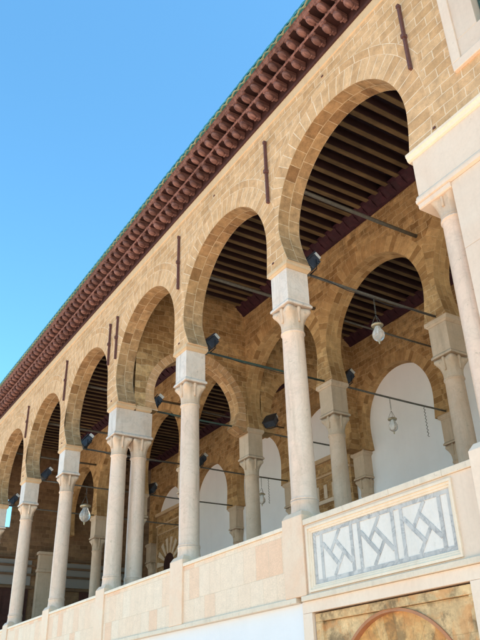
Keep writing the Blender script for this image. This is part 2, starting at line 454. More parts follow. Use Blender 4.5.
def arch_bay(name_parent, c, xl, xr, y0, d, hw, cz, Rr, Rb, mats, zi=ZI, ztop=ZS, pinch=0.12, ftop=None, axis='x', fixed=0.0, label=None, foot=None):
    """one arch: ring part + wall part around it. local x is along the wall. axis y: wall runs along Y, at X=fixed..fixed+d"""
    m_w, m_r, m_b, m_s = mats
    def P(x, y, z):
        return (c + x, y, z) if axis == 'x' else (y, c + x, z)
    ring, wall = MB(), MB()
    N = 56
    ths = [pi * i / N for i in range(N + 1)]
    def lim(th):
        x, z = Rr * math.cos(th), Rr * math.sin(th)
        L = xr if x > 0 else xl
        if abs(x) > L:
            k = L / abs(x); return (math.copysign(L, x), z * k)
        return (x, z)
    for i in range(N):
        a, b = ths[i], ths[i + 1]
        ia, ib = (hw * math.cos(a), hw * math.sin(a)), (hw * math.cos(b), hw * math.sin(b))
        oa, ob = lim(a), lim(b)
        u0, u1 = a * 1.6, b * 1.6
        ra, rb = math.hypot(*oa) - hw, math.hypot(*ob) - hw
        for yy in (y0, y0 + d):
            ring.quad([P(ia[0], yy, cz + ia[1]), P(oa[0], yy, cz + oa[1]), P(ob[0], yy, cz + ob[1]), P(ib[0], yy, cz + ib[1])],
                      [(u0, 0.02), (u0, 0.02 + ra), (u1, 0.02 + rb), (u1, 0.02)], 0)
        ring.quad([P(ia[0], y0, cz + ia[1]), P(ib[0], y0, cz + ib[1]), P(ib[0], y0 + d, cz + ib[1]), P(ia[0], y0 + d, cz + ia[1])],
                  [(a * hw + 2, 0), (b * hw + 2, 0), (b * hw + 2, d), (a * hw + 2, d)], 1)
    # legs under the centre
    NZ = 10
    zs = [zi + (cz - zi) * i / NZ for i in range(NZ + 1)]
    for sg, L in ((1, xr), (-1, xl)):
        Lr = min(L, Rr)
        for i in range(NZ):
            za, zb = zs[i], zs[i + 1]
            pn_ = pinch if foot is None else hw - (foot[0] if sg < 0 else foot[1])
            ha, hb = prof_half2(za, hw, pn_, cz, zi), prof_half2(zb, hw, pn_, cz, zi)
            for yy in (y0, y0 + d):
                q = [P(sg * ha, yy, za), P(sg * Lr, yy, za), P(sg * Lr, yy, zb), P(sg * hb, yy, zb)]
                if L > Rr + 1e-4:
                    q2 = [P(sg * Lr, yy, za), P(sg * L, yy, za), P(sg * L, yy, zb), P(sg * Lr, yy, zb)]
                    wall.quad(q2, [((p[0] if axis == 'x' else p[1]), p[2]) for p in q2], 0)
                if L >= Rr: uvq = [((za - cz) , 0.02), ((za - cz), 0.02 + Lr - ha), ((zb - cz), 0.02 + Lr - hb), ((zb - cz), 0.02)]
                else: uvq = None
                if uvq: ring.quad(q, uvq, 0)
                else: wall.quad(q, [((p[0] if axis == 'x' else p[1]), p[2]) for p in q], 0)
            q = [P(sg * ha, y0, za), P(sg * hb, y0, zb), P(sg * hb, y0 + d, zb), P(sg * ha, y0 + d, za)]
            off = 0 if sg > 0 else pi * hw
            s_ = -1 if sg > 0 else 1
            ring.quad(q, [(2 + off + s_ * (cz - za), 0), (2 + off + s_ * (cz - zb), 0), (2 + off + s_ * (cz - zb), d), (2 + off + s_ * (cz - za), d)], 1)
    # panel above the ring
    NX = 56
    xs = [-xl + (xl + xr) * i / NX for i in range(NX + 1)] + [Rr * math.cos(a) for a in ths if -xl < Rr * math.cos(a) < xr]
    xs = sorted(set(round(q, 5) for q in xs)); NX = len(xs) - 1
    def zc(x, rad): return cz + (math.sqrt(max(0, rad * rad - x * x)) if abs(x) < rad else 0)
    for i in range(NX):
        a, b = xs[i], xs[i + 1]
        for yy in (y0, y0 + d):
            if Rb > Rr:
                q = [P(a, yy, zc(a, Rr)), P(b, yy, zc(b, Rr)), P(b, yy, zc(b, Rb)), P(a, yy, zc(a, Rb))]
                ua, ub = math.asin(max(-1, min(1, a / Rr))) * 1.7, math.asin(max(-1, min(1, b / Rr))) * 1.7
                wall.quad(q, [(ua, 0.0), (ub, 0.0), (ub, 0.165), (ua, 0.165)], 1)
            R2 = max(Rb, Rr)
            q = [P(a, yy, zc(a, R2)), P(b, yy, zc(b, R2)), P(b, yy, ztop), P(a, yy, ztop)]
            wall.quad(q, [((p[0] if axis == 'x' else p[1]), p[2]) for p in q], 0)
        q = [P(a, y0, ztop), P(b, y0, ztop), P(b, y0 + d, ztop), P(a, y0 + d, ztop)]
        wall.quad(q, None, 0)
    # underside of the feet
    for sg, L in ((1, xr), (-1, xl)):
        hi = hw - (pinch if foot is None else hw - (foot[0] if sg < 0 else foot[1]))
        q = [P(sg * hi, y0, zi), P(sg * L, y0, zi), P(sg * L, y0 + d, zi), P(sg * hi, y0 + d, zi)]
        wall.quad(q, None, 0)
    wall.build('spandrel', [m_w, m_b], name_parent)
    o = ring.build('arch', [m_r, m_s], name_parent)
    return o

BAYS = {1: (-0.04, 4.53, 1.43), 2: (-0.09, 4.45, 1.41), 3: (-0.10, 4.53, 1.405), 4: (-0.23, 4.545, 1.40), 5: (-0.22, 4.50, 1.42), 6: (-0.2, 4.50, 1.41), 7: (-0.2, 4.5, 1.41)}
fw = thing('front_arcade_wall', 'long honey sandstone wall of round horseshoe arches facing the sky, above the outer row of columns', 'wall', (0, 0, 0))
for k in range(1, NB + 1):
    xa, xb = XC(k), XC(k - 1)
    dx, cz_a, hw_a = BAYS[k]
    c = (xa + xb) / 2 + dx
    h = (xb - xa) / 2
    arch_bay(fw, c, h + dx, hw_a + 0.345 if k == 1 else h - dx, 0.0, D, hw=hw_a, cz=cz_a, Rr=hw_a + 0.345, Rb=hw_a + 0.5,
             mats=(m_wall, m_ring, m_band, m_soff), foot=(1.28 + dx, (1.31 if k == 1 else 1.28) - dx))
c1 = (XC(1) + X0) / 2
xr1 = c1 - 0.04 + 1.43 + 0.345
rest = MB()
# the plain wall right of the first arch with a window hole
WX0, WX1, WZ0, WZ1 = 1.70, 3.9, 4.46, 6.55
def wbox(b, x0, x1, z0, z1): b.box(x0, x1, 0.0, D, z0, z1)
wbox(rest, xr1, WX0, 3.86, ZS); wbox(rest, WX0, WX1, 3.86, WZ0); wbox(rest, WX0, WX1, WZ1, ZS); wbox(rest, WX1, 9.0, 3.86, ZS)
wbox(rest, XEND - 2.0, XEND, 3.86, ZS)
rest.build('side_wall', [m_wall], fw)
# plain string under the cornice
sc_ = MB()
sc_.xprism([(-0.018, 6.77), (0.02, 6.75), (0.02, ZS + .02), (-0.018, ZS + .02)], XEND - 2.0, 9.0)
sc_.build('string_course', m_string, fw)
# inner arcade
iw = thing('inner_arcade_wall', 'orange rubble wall of horseshoe arches dividing the two aisles in the middle of the gallery', 'wall')
for k in range(1, NB + 1):
    xa, xb = XC(k), XC(k - 1); c = (xa + xb) / 2; h = (xb - xa) / 2
    arch_bay(iw, c, h, h, Y_IN, D, hw=1.42, cz=4.58, Rr=1.75, Rb=0, mats=(m_iwall, m_iring, m_iring, m_isoff), ztop=7.3)
r_ = MB(); r_.box(X0 + .0, 9.0, Y_IN, Y_IN + D, 3.86, 7.3); r_.build('side_wall', m_iwall, iw)
# back arcade
bw_ = thing('back_wall', 'brown rubble back wall of the gallery with whitewashed blind arches', 'wall')
for k in range(1, NB + 1):
    xa, xb = XC(k), XC(k - 1); c = (xa + xb) / 2; h = (xb - xa) / 2
    arch_bay(bw_, c, h, h, Y_BK, D, hw=1.28, cz=4.5, Rr=1.55, Rb=0, mats=(m_iwall, m_iring, m_iring, m_isoff), ztop=7.3, pinch=0.06)
    pn = MB(); pn.box(xa, xb, Y_BK + 0.29, Y_BK + 0.6, -1.0, 6.4); pn.build('white_panel', m_white_in, bw_)
r_ = MB(); r_.box(X0, 9.0, Y_BK, Y_BK + D, -1.0, 7.3); r_.build('side_wall', m_iwall, bw_)

# transverse arches at the paired column
XT = XC(3)
ta = thing('transverse_arch', 'pale sandstone cross arch from the paired front columns to the middle arcade', 'arch')
arch_bay(ta, 2.0, 1.59, 1.35, XT - 0.19, 0.38, hw=1.12, cz=4.22, Rr=1.32, Rb=0, mats=(m_iwall, m_ring, m_iring, m_soff), ztop=7.25, pinch=0.12, axis='y')
tb = thing('transverse_arch', 'brown cross arch spanning the rear aisle from the middle arcade to the back wall', 'arch')
arch_bay(tb, 5.33, 1.57, 1.57, XT - 0.19, 0.38, hw=1.28, cz=4.3, Rr=1.5, Rb=0, mats=(m_iwall, m_iring, m_iring, m_isoff), ztop=7.25, pinch=0.12, axis='y')

for (o_, ya, yb) in ((ta, 3.02, 3.349),):
    b = MB()
    if yb < 3.5 or ya > 6: b.box(XT - .21, XT + .21, yb - .12, yb, 3.74, 3.86, top=(XT - .21, XT + .21, ya, yb))
    else: b.box(XT - .21, XT + .21, ya, ya + .12, 3.74, 3.86, top=(XT - .21, XT + .21, ya, yb))
    b.build('springer', m_soff, o_, bevel=.006)

# end wall of the gallery at the far left
ew = thing('end_wall', 'dark masonry end wall closing the far left of the gallery, with grey panels and a narrow window slit', 'wall')
XE = XEND - 0.25
b = MB()
b.box(XE - .12, XE, 0.41, 1.12, -1, 7.3); b.box(XE - .12, XE, 1.12, 1.52, -1, 4.05); b.box(XE - .12, XE, 1.12, 1.52, 5.05, 7.3)
b.box(XE - .12, XE, 1.52, 7.4, -1, 7.3)
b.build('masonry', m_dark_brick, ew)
b = MB()
for (ya, yb) in ((0.5, 2.45), (3.7, 6.7)):
    b.box(XE, XE + 0.03, ya, yb, 2.1, 2.95)
b.build('grey_panel', m_greyp, ew)
b = MB()
for (ya, yb) in ((0.45, 2.55), (3.65, 6.75)):
    for z_ in (1.98, 2.42, 2.72, 3.0): b.box(XE, XE + 0.09, ya, yb, z_, z_ + 0.07)
b.build('moulding', m_brown, ew)
for (ya, yb) in ((0.7, 2.4), (4.3, 6.3)):
    b = MB(); b.box(XE, XE + 0.06, ya, yb, -1, 1.97)
    for i in range(4):
        y_ = ya + 0.1 + i * (yb - ya - 0.1) / 4
        for z_ in (-.9, 0.1, 1.1): b.box(XE + .06, XE + 0.085, y_, y_ + (yb - ya) / 4 - 0.12, z_, z_ + 0.8)
    b.build('door', m_door, ew)

# portals in the back wall
def portal(c, top, label, fan):
    p = thing('portal', label, 'doorway', (c, Y_BK + 0.28, 0))
    b = MB(); W = 1.12
    b.box(-W, W, -0.16, 0.0, -1, top - 0.12, 0); b.build('stone_surround', m_iwall, p)
    b = MB(); b.box(-W - .02, W + .02, -0.24, 0.0, top - 0.12, top); b.box(-W - .01, W + .01, -0.2, 0, top - .52, top - .46)
    b.build('cornice', m_string, p)
    b = MB()
    for k in range(-2, 3): b.box(k * 0.36 - 0.07, k * 0.36 + 0.07, -0.175, -0.161, top - 1.12, top - 0.74)
    b.box(-0.95, 0.95, -0.22, -0.161, top - 1.26, top - 1.16)
    b.build('white_inlay', m_cream, p) if not fan else None
    if fan:
        b = MB(); cz = top - 2.05; r0, r1 = 0.42, 0.98; n = 15
        for i in range(n):
            if i % 2: continue
            a0, a1 = pi * i / n, pi * (i + 1) / n
            b.prism([(r0 * math.cos(a0), cz + r0 * math.sin(a0)), (r1 * math.cos(a0), cz + r1 * math.sin(a0)),
                     (r1 * math.cos(a1), cz + r1 * math.sin(a1)), (r0 * math.cos(a1), cz + r0 * math.sin(a1))], -0.18, -0.161)
        b.build('striped_arch', m_cream, p)
        b = MB(); pts = [(0.4 * math.cos(pi * i / 16), cz + 0.4 * math.sin(pi * i / 16)) for i in range(17)]
        b.prism([(-0.4, -1)][:0] + pts + [(-0.4, -1), (0.4, -1)], -0.178, -0.162); b.build('door', m_door, p)
        b = MB()
        for z_ in (top - .5, top - .85):
            b.box(-1.05, 1.05, -0.185, -0.161, z_, z_ + 0.05)
        b.box(-1.05, -1.0, -0.185, -0.161, -1, top - .5); b.box(1.0, 1.05, -0.185, -0.161, -1, top - .5)
        b.build('frame_moulding', m_string, p)
    return p
portal((XC(3) + XC(4)) / 2, 4.16, 'brown stone doorway surround with pale upright slots, seen right of the nearest front column', False)
portal((XC(6) + XC(5)) / 2 - BAY, 4.92, 'brown doorway with striped fan arch, seen between the paired columns and the second column', True)

# ------------------------------------------------------------------ columns
def superring(hx, hy, ex, z, n=40, cx=0, cy=0, mod=None):
    out = []
    for k in range(n):
        a = 2 * pi * (k + 0.5) / n
        ca, sa = math.cos(a), math.sin(a)
        r = 1.0 / ((abs(ca) ** ex + abs(sa) ** ex) ** (1.0 / ex))
        f = mod(a) if mod else 1
        out.append((cx + hx * r * ca * f, cy + hy * r * sa * f, z))
    return out

def shaft_mesh(r0=0.172, r1=0.160, z0=0.30, z1=2.76):
    b = MB()
    pr = [(r0 + .012, z0), (r0 + .012, z0 + .02), (r0 + .002, z0 + .035)]
    n = 8
    for i in range(n + 1):
        f = i / n
        pr.append((r0 + (r1 - r0) * f + 0.003 * math.sin(pi * f), z0 + .05 + (z1 - z0 - 0.09) * f))
    pr += [(r1 + .006, z1 - .03), (r1 + .018, z1 - .02), (r1 + .018, z1 - .002), (r1 + .005, z1)]
    b.lathe(pr, n=36)
    return b
def base_mesh():
    b = MB()
    pr = [(0.225, 0.0), (0.228, 0.03), (0.222, 0.06), (0.20, 0.09), (0.195, 0.11), (0.19, 0.15), (0.182, 0.21), (0.181, 0.27), (0.186, 0.28), (0.186, 0.30)]
    b.lathe(pr, n=36)
    return b
def capital_mesh():
    b = MB()
    rings = []
    N = 96
    prof = [(0.0, 0.163, 2.0), (0.02, 0.172, 2.0), (0.035, 0.166, 2.0), (0.08, 0.168, 2.05), (0.13, 0.172, 2.2), (0.18, 0.180, 2.5), (0.23, 0.193, 3.2), (0.27, 0.206, 4.5), (0.305, 0.219, 7.0), (0.33, 0.222, 9.0), (0.365, 0.214, 10.0)]
    for (dz, hr, ex) in prof:
        f = min(1, max(0, (dz - 0.03) / 0.29))
        def mod(a, f=f, dz=dz):
            mid = abs(math.cos(2 * a)) ** 1.5
            rib = abs(math.sin(6 * a))
            return 1 - 0.20 * f ** 1.6 * mid - 0.05 * math.sin(pi * f) * rib
        rings.append(superring(hr, hr, ex, 2.76 + dz, N, mod=mod))
    b.loft(rings)
    # a stem and a boss on the middle of each side
    for (dx, dy) in ((1, 0), (-1, 0), (0, 1), (0, -1)):
        b.lathe([(0.016, 2.90), (0.017, 2.98), (0.020, 3.05), (0.030, 3.085), (0.034, 3.115), (0.028, 3.148)], (dx * 0.176, dy * 0.176, 0), n=10)
        # small scrolls under the corners
        for q in (-1, 1):
            px_, py_ = dx * 0.186 + (q * 0.105 if dx == 0 else 0), dy * 0.186 + (q * 0.105 if dy == 0 else 0)
            axis = Vector((dx, dy, 0)) * 0.016
            b.tube([(px_ - axis.x, py_ - axis.y, 3.06), (px_ + axis.x, py_ + axis.y, 3.06)], 0.022, 10)
    b.box(-0.15, 0.15, -0.15, 0.15, 3.10, ZB + .003)
    return b
def block_mesh(hx, y0, y1, aged=False):
    b = MB()
    hx2 = hx
    b.box(-hx2 + .006, hx2 - .006, y0 + .006, y1 - .006, ZB + .075, ZT)
    b.box(-hx2 - .022, hx2 + .022, y0 - .022, y1 + .022, ZB + .002, ZB + .035)
    b.box(-hx2 - .022, hx2 + .022, y0 - .022, y1 + .022, ZB + .035, ZB + .075, top=(-hx2 + .006, hx2 - .006, y0 + .006, y1 - .006))
    return b
def impost_mesh(hx, y0, y1):
    b = MB()
    b.box(-hx + .0, hx + .0, y0 + .0, y1 + .0, ZT, ZT + .035, top=(-hx - .045, hx + .045, y0 - .022, y1 + .022))
    b.box(-hx - .052, hx + .052, y0 - .028, y1 + .028, ZT + .035, ZT + .095)
    b.box(-hx - .058, hx + .058, y0 - .014, y1 + .014, ZT + .095, ZT + .12)
    return b
me_shaft = shaft_mesh().build('shaft', m_shaft)
def part_copy(proto, parent, mat=None, loc=(0, 0, 0)):
    o = proto.copy(); COL.objects.link(o); o.parent = parent; o.location = loc
    return o
def make_column(label, loc, mats, ped=True, group='columns of the front arcade', pair=False, cat='column', block=True):
    ms, mc, mb, mi = mats
    t = thing('column', label, cat, loc, 0, group)
    base_mesh().build('base', ms, t)
    shaft_mesh().build('shaft', ms, t)
    capital_mesh().build('capital', mc, t)
    if block:
        block_mesh(0.209, -0.204, 0.204).build('impost_block', mb, t, bevel=0.004)
        impost_mesh(0.209, -0.204, 0.204).build('impost_moulding', mi, t, bevel=0.006)
    if ped:
        p = MB(); p.box(-0.212, 0.212, -0.235, 0.2, -0.885, 0.07); p.box(-0.212, 0.212, -0.235, 0.2, 0.07, 0.14, top=(-.17, .17, -.19, .17))
        p.build('pedestal', m_ped, t, bevel=0.008)
    return t
FM = (m_shaft, m_cap, m_block, m_string)
OM = (m_oshaft, m_oblock, m_oblock, m_oblock)
bpy.data.objects.remove(me_shaft)
first = make_column('nearest free standing front column, tallest in view, pinkish shaft on rose pedestal beside the lattice panel', (XC(1), 0.204, 0), FM)
dup(first, (XC(2), 0.204, 0), 'single smooth marble column between the nearest front column and the pair of columns')
for k, lb in ((4, 'front marble column immediately left of the paired columns'),
              (5, 'slim front marble column, second to the left of the paired columns'),
              (6, 'half cut column of the front arcade at the left edge of the photo'),
              ):
    dup(first, (XC(k), 0.204, 0), lb)
# the pair: front and rear columns share one block
pf = make_column('front one of the paired marble columns, nearer the parapet edge', (XT, 0.204, 0), FM, block=False)
pr_ = make_column('rear one of the paired marble columns, standing behind its twin', (XT, 0.655, 0), FM, ped=False, block=False)
bl = thing('shared_impost', 'wide mottled white marble block lying across the paired columns', 'block', (XT, 0.204, 0))
block_mesh(0.209, -0.204, 0.655).build('impost_block', m_block, bl, bevel=0.004)
impost_mesh(0.209, -0.204, 0.204).build('impost_moulding', m_string, bl, bevel=0.006)
b = impost_mesh(0.175, 0.27, 0.60); b.build('rear_moulding', m_string, bl, bevel=0.006)
# column against the right pier
pc = make_column('column set against the big marble pier at the right edge', (1.12, 0.19, 0), FM, ped=False, block=False)
pc.scale = (0.93, 0.93, 1)
# inner columns
fi = make_column('aged inner column at the right, under the broad grooved block beside the corner pier', (XC(1), Y_IN + .204, 0), OM, ped=False, group='aged columns of the middle arcade')
for k, lb in ((2, 'aged inner column just right of the nearest front column, in front of the white arch'),
              (3, 'aged inner column right of the second front column, where the cross arch lands'),
              (4, 'aged short looking inner column left of the paired columns'),
              (5, 'aged inner column deep in the gallery behind the leftmost full columns'),
              (6, 'aged inner column farthest down the gallery before the end wall')):
    dup(fi, (XC(k), Y_IN + .204, 0), lb)
dup(fi, (X0, Y_IN + .204, 0), 'aged inner column hidden behind the corner pier')
fb = make_column('engaged column of the back wall right of the big white arch with the lower lantern', (XC(1) + 0.0, Y_BK + .204, 0), OM, ped=False, group='engaged columns of the back wall')
lbs = {2: 'engaged back wall column at the right foot of the white blind arch that holds the lower lantern',
       3: 'engaged back wall column seen just right of the middle inner column beside the nearest front column',
       4: 'engaged back wall column between the doorway surround and the next white arch',
       5: 'engaged back wall column between two white arches, seen right of the second front column',
       6: 'engaged back wall column seen right of the paired columns',
       7: 'engaged back wall column at the corner with the dark end wall'}
for k in lbs: dup(fb, (XC(k), Y_BK + .204, 0), lbs[k])
# end respond
er = thing('pilaster', 'grey marble pilaster against the dark end wall between two front columns', 'pilaster', (XE + 0.02, 2.9, 0))
b = MB(); b.box(0, 0.2, -0.27, 0.27, -1, 2.55); b.build('shaft', m_oblock, er, bevel=.01)
b = MB(); b.box(0, 0.25, -0.3, 0.3, 2.55, 2.65); b.box(0, .22, -.27, .27, 2.65, 3.15); b.box(0, .27, -.32, .32, 3.15, 3.25); b.build('capital', m_oblock, er, bevel=.01)

# ------------------------------------------------------------------ corner pier at the right
cp = thing('corner_pier', 'broad pale marble clad pier with moulded frieze at the right edge of the photo', 'pier')
b = MB(); b.box(0.825, 9.0, -0.004, 0.5, 3.235, 3.77); b.build('frieze_block', m_pier, cp, bevel=0.005)
b = MB()
b.xprism([(-0.004, 3.105), (-0.04, 3.12), (-0.045, 3.16), (-0.025, 3.175), (-0.025, 3.20), (-0.006, 3.235), (0.5, 3.235), (0.5, 3.105)], 0.80, 9.0)
b.xprism([(-0.002, 3.04), (-0.018, 3.05), (-0.022, 3.105), (.45, 3.105), (.45, 3.04)], 0.812, 1.305)
b.build('lower_moulding', m_pier, cp)
b = MB()
b.xprism([(-0.004, 3.77), (-0.03, 3.785), (-0.04, 3.82), (-0.055, 3.84), (-0.055, 3.878), (0.0, 3.885), (0.5, 3.885), (0.5, 3.77)], 0.775, 9.0)
b.build('upper_moulding', m_cream, cp)
xs_ = [1.305, 2.25, 3.4, 4.6, 9.0]; zs_ = [-.946, 0.55, 1.35, 2.2, 3.104]
b = MB()
for i in range(4):
    for j in range(4):
        b.box(xs_[i] + .0015, xs_[i + 1] - .0015, 0.0, 0.6, zs_[j] + .0015, zs_[j + 1] - .0015)
b.build('cladding', m_pier, cp, bevel=0.003)
b = MB(); b.box(1.31, 9.0, 0.02, 0.55, -0.9, 3.1); b.build('core', m_string, cp)
# window with marble surround
def frame(b, x0, x1, z0, z1, w_, y0, y1):
    b.box(x0, x1, y0, y1, z0, z0 + w_); b.box(x0, x1, y0, y1, z1 - w_, z1)
    b.box(x0, x0 + w_, y0, y1, z0 + w_, z1 - w_); b.box(x1 - w_, x1, y0, y1, z0 + w_, z1 - w_)
wn = thing('window', 'tall marble framed window with dark green shutter, cut off by the top right corner', 'window', (WX0, 0, WZ0))
W_, H_ = WX1 - WX0, WZ1 - WZ0
b = MB(); frame(b, 0, W_, 0, H_, 0.125, -0.045, 0.3); b.build('outer_frame', m_pier, wn, bevel=0.008)
b = MB(); frame(b, 0.126, W_ - .126, 0.126, H_ - .126, 0.30, -0.02, 0.28); b.build('inner_frame', m_pier, wn, bevel=0.006)
b = MB(); b.box(0.42, W_ - .42, 0.12, 0.2, 0.42, H_ - .42)
for i in range(22): b.box(0.46, W_ - .46, 0.09, 0.13, 0.46 + i * 0.056, 0.49 + i * 0.056)
b.build('shutter', m_shut, wn)

# ------------------------------------------------------------------ parapet
pw = thing('parapet', 'pale pink marble clad parapet wall under the columns with thin coping', 'wall')
PX1 = XC(1) - 0.212
b = MB()
for k in range(1, 7):
    xa, xb = XC(k + 1) + .212, XC(k) - .212
    b.box(xa, xb, 0.0, 0.36, -0.884, -0.052)
b.box(XEND - 2, XEND, 0, .36, -.884, -.052)
b.build('cladding', m_par, pw)
b = MB()
for k in range(1, 7):
    xa, xb = XC(k + 1) + .214, XC(k) - .214
    n = 3
    for i in range(n):
        b.box(xa + (xb - xa) * i / n + .001, xa + (xb - xa) * (i + 1) / n - .001, -0.022, 0.40, -0.05, 0.0)
b.build('coping', m_cop, pw, bevel=0.006)
b = MB(); b.box(XEND - 2, XC(1) - .05, 0.2, 0.34, -0.9, -0.06); b.build('core', m_cop, pw)
b = MB(); b.box(XEND - 2, XC(1) - .0, -0.03, 0.36, -0.946, -0.886); b.build('ledge', m_cop, pw, bevel=0.005)

lp = thing('lattice_panel', 'balcony panel of grey and white interlaced marble inlay inside a cream frame, lower right', 'panel', (0, 0, 0))
PL, PR = XC(1) + .212, 0.87
b = MB()
b.box(PL + .002, -1.806, 0.0, 0.36, -0.884, -0.072); b.box(0.59, PR - .002, 0.0, 0.36, -0.884, -0.072)
b.box(-1.806, 0.59, 0.0, 0.36, -0.07 - .035, -0.072); b.box(-1.806, 0.59, 0.0, 0.36, -0.884, -0.862)
b.build('surround', m_pier, lp, bevel=.002)
b = MB()
n = 4
for i in range(n):
    xa, xb = PL + (PR + .4 - PL) * i / n, PL + (PR + .4 - PL) * (i + 1) / n
    b.box(xa + .001, xb - .001, -0.02, 0.42, -0.07, 0.0)
b.build('coping', m_cop, lp, bevel=.006)
# moulded cream frame
b = MB()
fx0, fx1, fz0, fz1 = -1.806, 0.59, -0.862, -0.105
ix0, ix1, iz0, iz1 = -1.715, 0.525, -0.785, -0.185
steps = [(0.0, -0.020), (0.03, -0.020), (0.032, -0.008), (0.058, -0.004), (0.06, 0.004), (1.0, 0.022)]
def fr(t_):
    return (fx0 + (ix0 - fx0) * t_, fx1 + (ix1 - fx1) * t_, fz0 + (iz0 - fz0) * t_, fz1 + (iz1 - fz1) * t_)
prof = [(0.0, 0.02), (0.0, -0.022), (0.34, -0.022), (0.38, -0.008), (0.7, -0.006), (0.74, 0.004), (1.0, 0.006), (1.0, 0.04)]
for (ta_, ya), (tb_, yb) in zip(prof[:-1], prof[1:]):
    A, B = fr(ta_), fr(tb_)
    ca = [(A[0], ya, A[2]), (A[1], ya, A[2]), (A[1], ya, A[3]), (A[0], ya, A[3])]
    cb = [(B[0], yb, B[2]), (B[1], yb, B[2]), (B[1], yb, B[3]), (B[0], yb, B[3])]
    for i in range(4):
        b.quad([ca[i], ca[(i + 1) % 4], cb[(i + 1) % 4], cb[i]])
b.build('frame', m_cream, lp)
b = MB(); b.box(ix0 - .01, ix1 + .01, 0.022, 0.3, iz0 - .01, iz1 + .01); b.build('white_ground', m_inlw, lp)
gr = []
def strip(p, q, w_, y=0.016):
    p, q = Vector((p[0], 0, p[1])), Vector((q[0], 0, q[1]))
    d_ = (q - p).normalized(); n_ = Vector((-d_.z, 0, d_.x)) * w_ / 2
    b = MB()
    b.prism([((p - n_).x, (p - n_).z), ((q - n_).x, (q - n_).z), ((q + n_).x, (q + n_).z), ((p + n_).x, (p + n_).z)], y, 0.03)
    return b
G = 0.048
def addstrips(lst, name='grey_strip'):
    b = MB()
    for i, (p, q, w_) in enumerate(lst):
        s_ = strip(p, q, w_, 0.0155 + 0.0012 * (i % 4))
        off = len(b.v)
        b.v += s_.v; b.f += [tuple(j + off for j in f) for f in s_.f]; b.uv += s_.uv; b.m += s_.m; b.smooth += s_.smooth
    return b.build(name, m_inlg, lp)
addstrips([((ix0, iz1 - G / 2), (ix1, iz1 - G / 2), G), ((ix0, iz0 + G / 2), (ix1, iz0 + G / 2), G)], 'grey_border')
Wt = 0.088
mw = ((ix1 - ix0) - 8 * G - 4 * Wt) / 3
x = ix0
zlo, zhi = iz0 + G, iz1 - G
for mnum in range(4):
    lst = [((x + G / 2, zlo), (x + G / 2, zhi), G), ((x + 1.5 * G + Wt, zlo), (x + 1.5 * G + Wt, zhi), G)]
    x += 2 * G + Wt
    if mnum < 3:
        H = zhi - zlo
        Q = lambda u, v: (x + u * mw, zhi - v * H)
        for a, c_ in (((.64, 0), (.22, .52)), ((.36, 1), (.78, .48)), ((0, .22), (.56, .80)), ((1, .78), (.44, .20))):
            lst.append((Q(*a), Q(*c_), G * 0.98))
        x += mw
    addstrips(lst)
# band and mouldings under the panel
b = MB()
b.box(PL - .1, 9.0, -0.035, 0.36, -0.946, -0.886)
b.build('ledge', m_cop, lp, bevel=.006)
b = MB(); b.box(PL - .0, PR, 0.1, 0.34, -.884, -.14); b.build('core', m_cop, lp)

# pedestal under the corner column
pd = thing('pedestal', 'plain marble pedestal at the right end of the lattice panel, below the corner column', 'pedestal', (0, 0, 0))
b = MB(); b.box(0.872, 1.32, -0.03, 0.4, -0.884, 0.07); b.box(0.872, 1.32, -0.03, 0.4, 0.07, 0.14, top=(0.92, 1.32, 0.01, .36)); b.build('die', m_pier, pd, bevel=.008)

# ------------------------------------------------------------------ lower walls
lw = MB()
lw.box(XEND - 2, XC(1) + 0.08, 0.05, 0.5, GZ, -0.948)
o = lw.build('lower_wall', m_white); tag(o, 'smooth whitewashed wall below the marble parapet, bottom centre', 'wall')
lf = thing('lower_panel', 'yellow stone blind doorway panel with arch, stained and framed, at the bottom right edge', 'panel')
LX0, LX1, LZ = -1.81, 0.60, -1.08
b = MB()
b.box(XC(1) + 0.082, 9.0, 0.0, 0.4, -1.078, -0.948); b.box(XC(1) + 0.082, LX0, 0.0, 0.4, GZ, -1.08); b.box(LX1, 9.0, 0.0, 0.4, GZ, -1.08)
b.build('marble_surround', m_pier, lf, bevel=.003)
b = MB()
T = 0.14
b.box(LX0 + .014, LX1 - .014, 0.035, 0.3, LZ - 0.105, LZ - .016); b.box(LX0 + .014, LX0 + T, 0.035, 0.3, GZ, LZ - .107); b.box(LX1 - .075, LX1 - .014, 0.035, 0.3, GZ, LZ - .107)
b.build('stone_frame', m_frame_st, lf, bevel=.006)
# spandrel plate with arch hole
cx_, cz_, rA = -0.555, -2.19, 1.0
b = MB(); n = 40
for i in range(n):
    a0, a1 = pi * i / n, pi * (i + 1) / n
    p0 = (cx_ + rA * math.cos(a0), cz_ + rA * math.sin(a0)); p1 = (cx_ + rA * math.cos(a1), cz_ + rA * math.sin(a1))
    b.prism([p0, (p0[0], LZ - .11), (p1[0], LZ - .11), p1], 0.07, 0.14)
b.box(LX0 + T, cx_ - rA, .07, .14, GZ, LZ - .11); b.box(cx_ + rA, LX1 - .077, .07, .14, GZ, LZ - .11)
b.build('spandrel', m_frame_st, lf)
b = MB()
for i in range(n):
    a0, a1 = pi * i / n, pi * (i + 1) / n
    r0, r1 = rA - 0.02, rA + 0.012
    b.prism([(cx_ + r0 * math.cos(a0), cz_ + r0 * math.sin(a0)), (cx_ + r1 * math.cos(a0), cz_ + r1 * math.sin(a0)),
             (cx_ + r1 * math.cos(a1), cz_ + r1 * math.sin(a1)), (cx_ + r0 * math.cos(a1), cz_ + r0 * math.sin(a1))], 0.05, 0.145)
m_redl = marble('red_stone_bead', (0.5, 0.2, 0.09), (0.42, 0.17, 0.07), (0.3, .1, .05), rough=.8)
b.build('arch_bead', m_redl, lf)
b = MB()
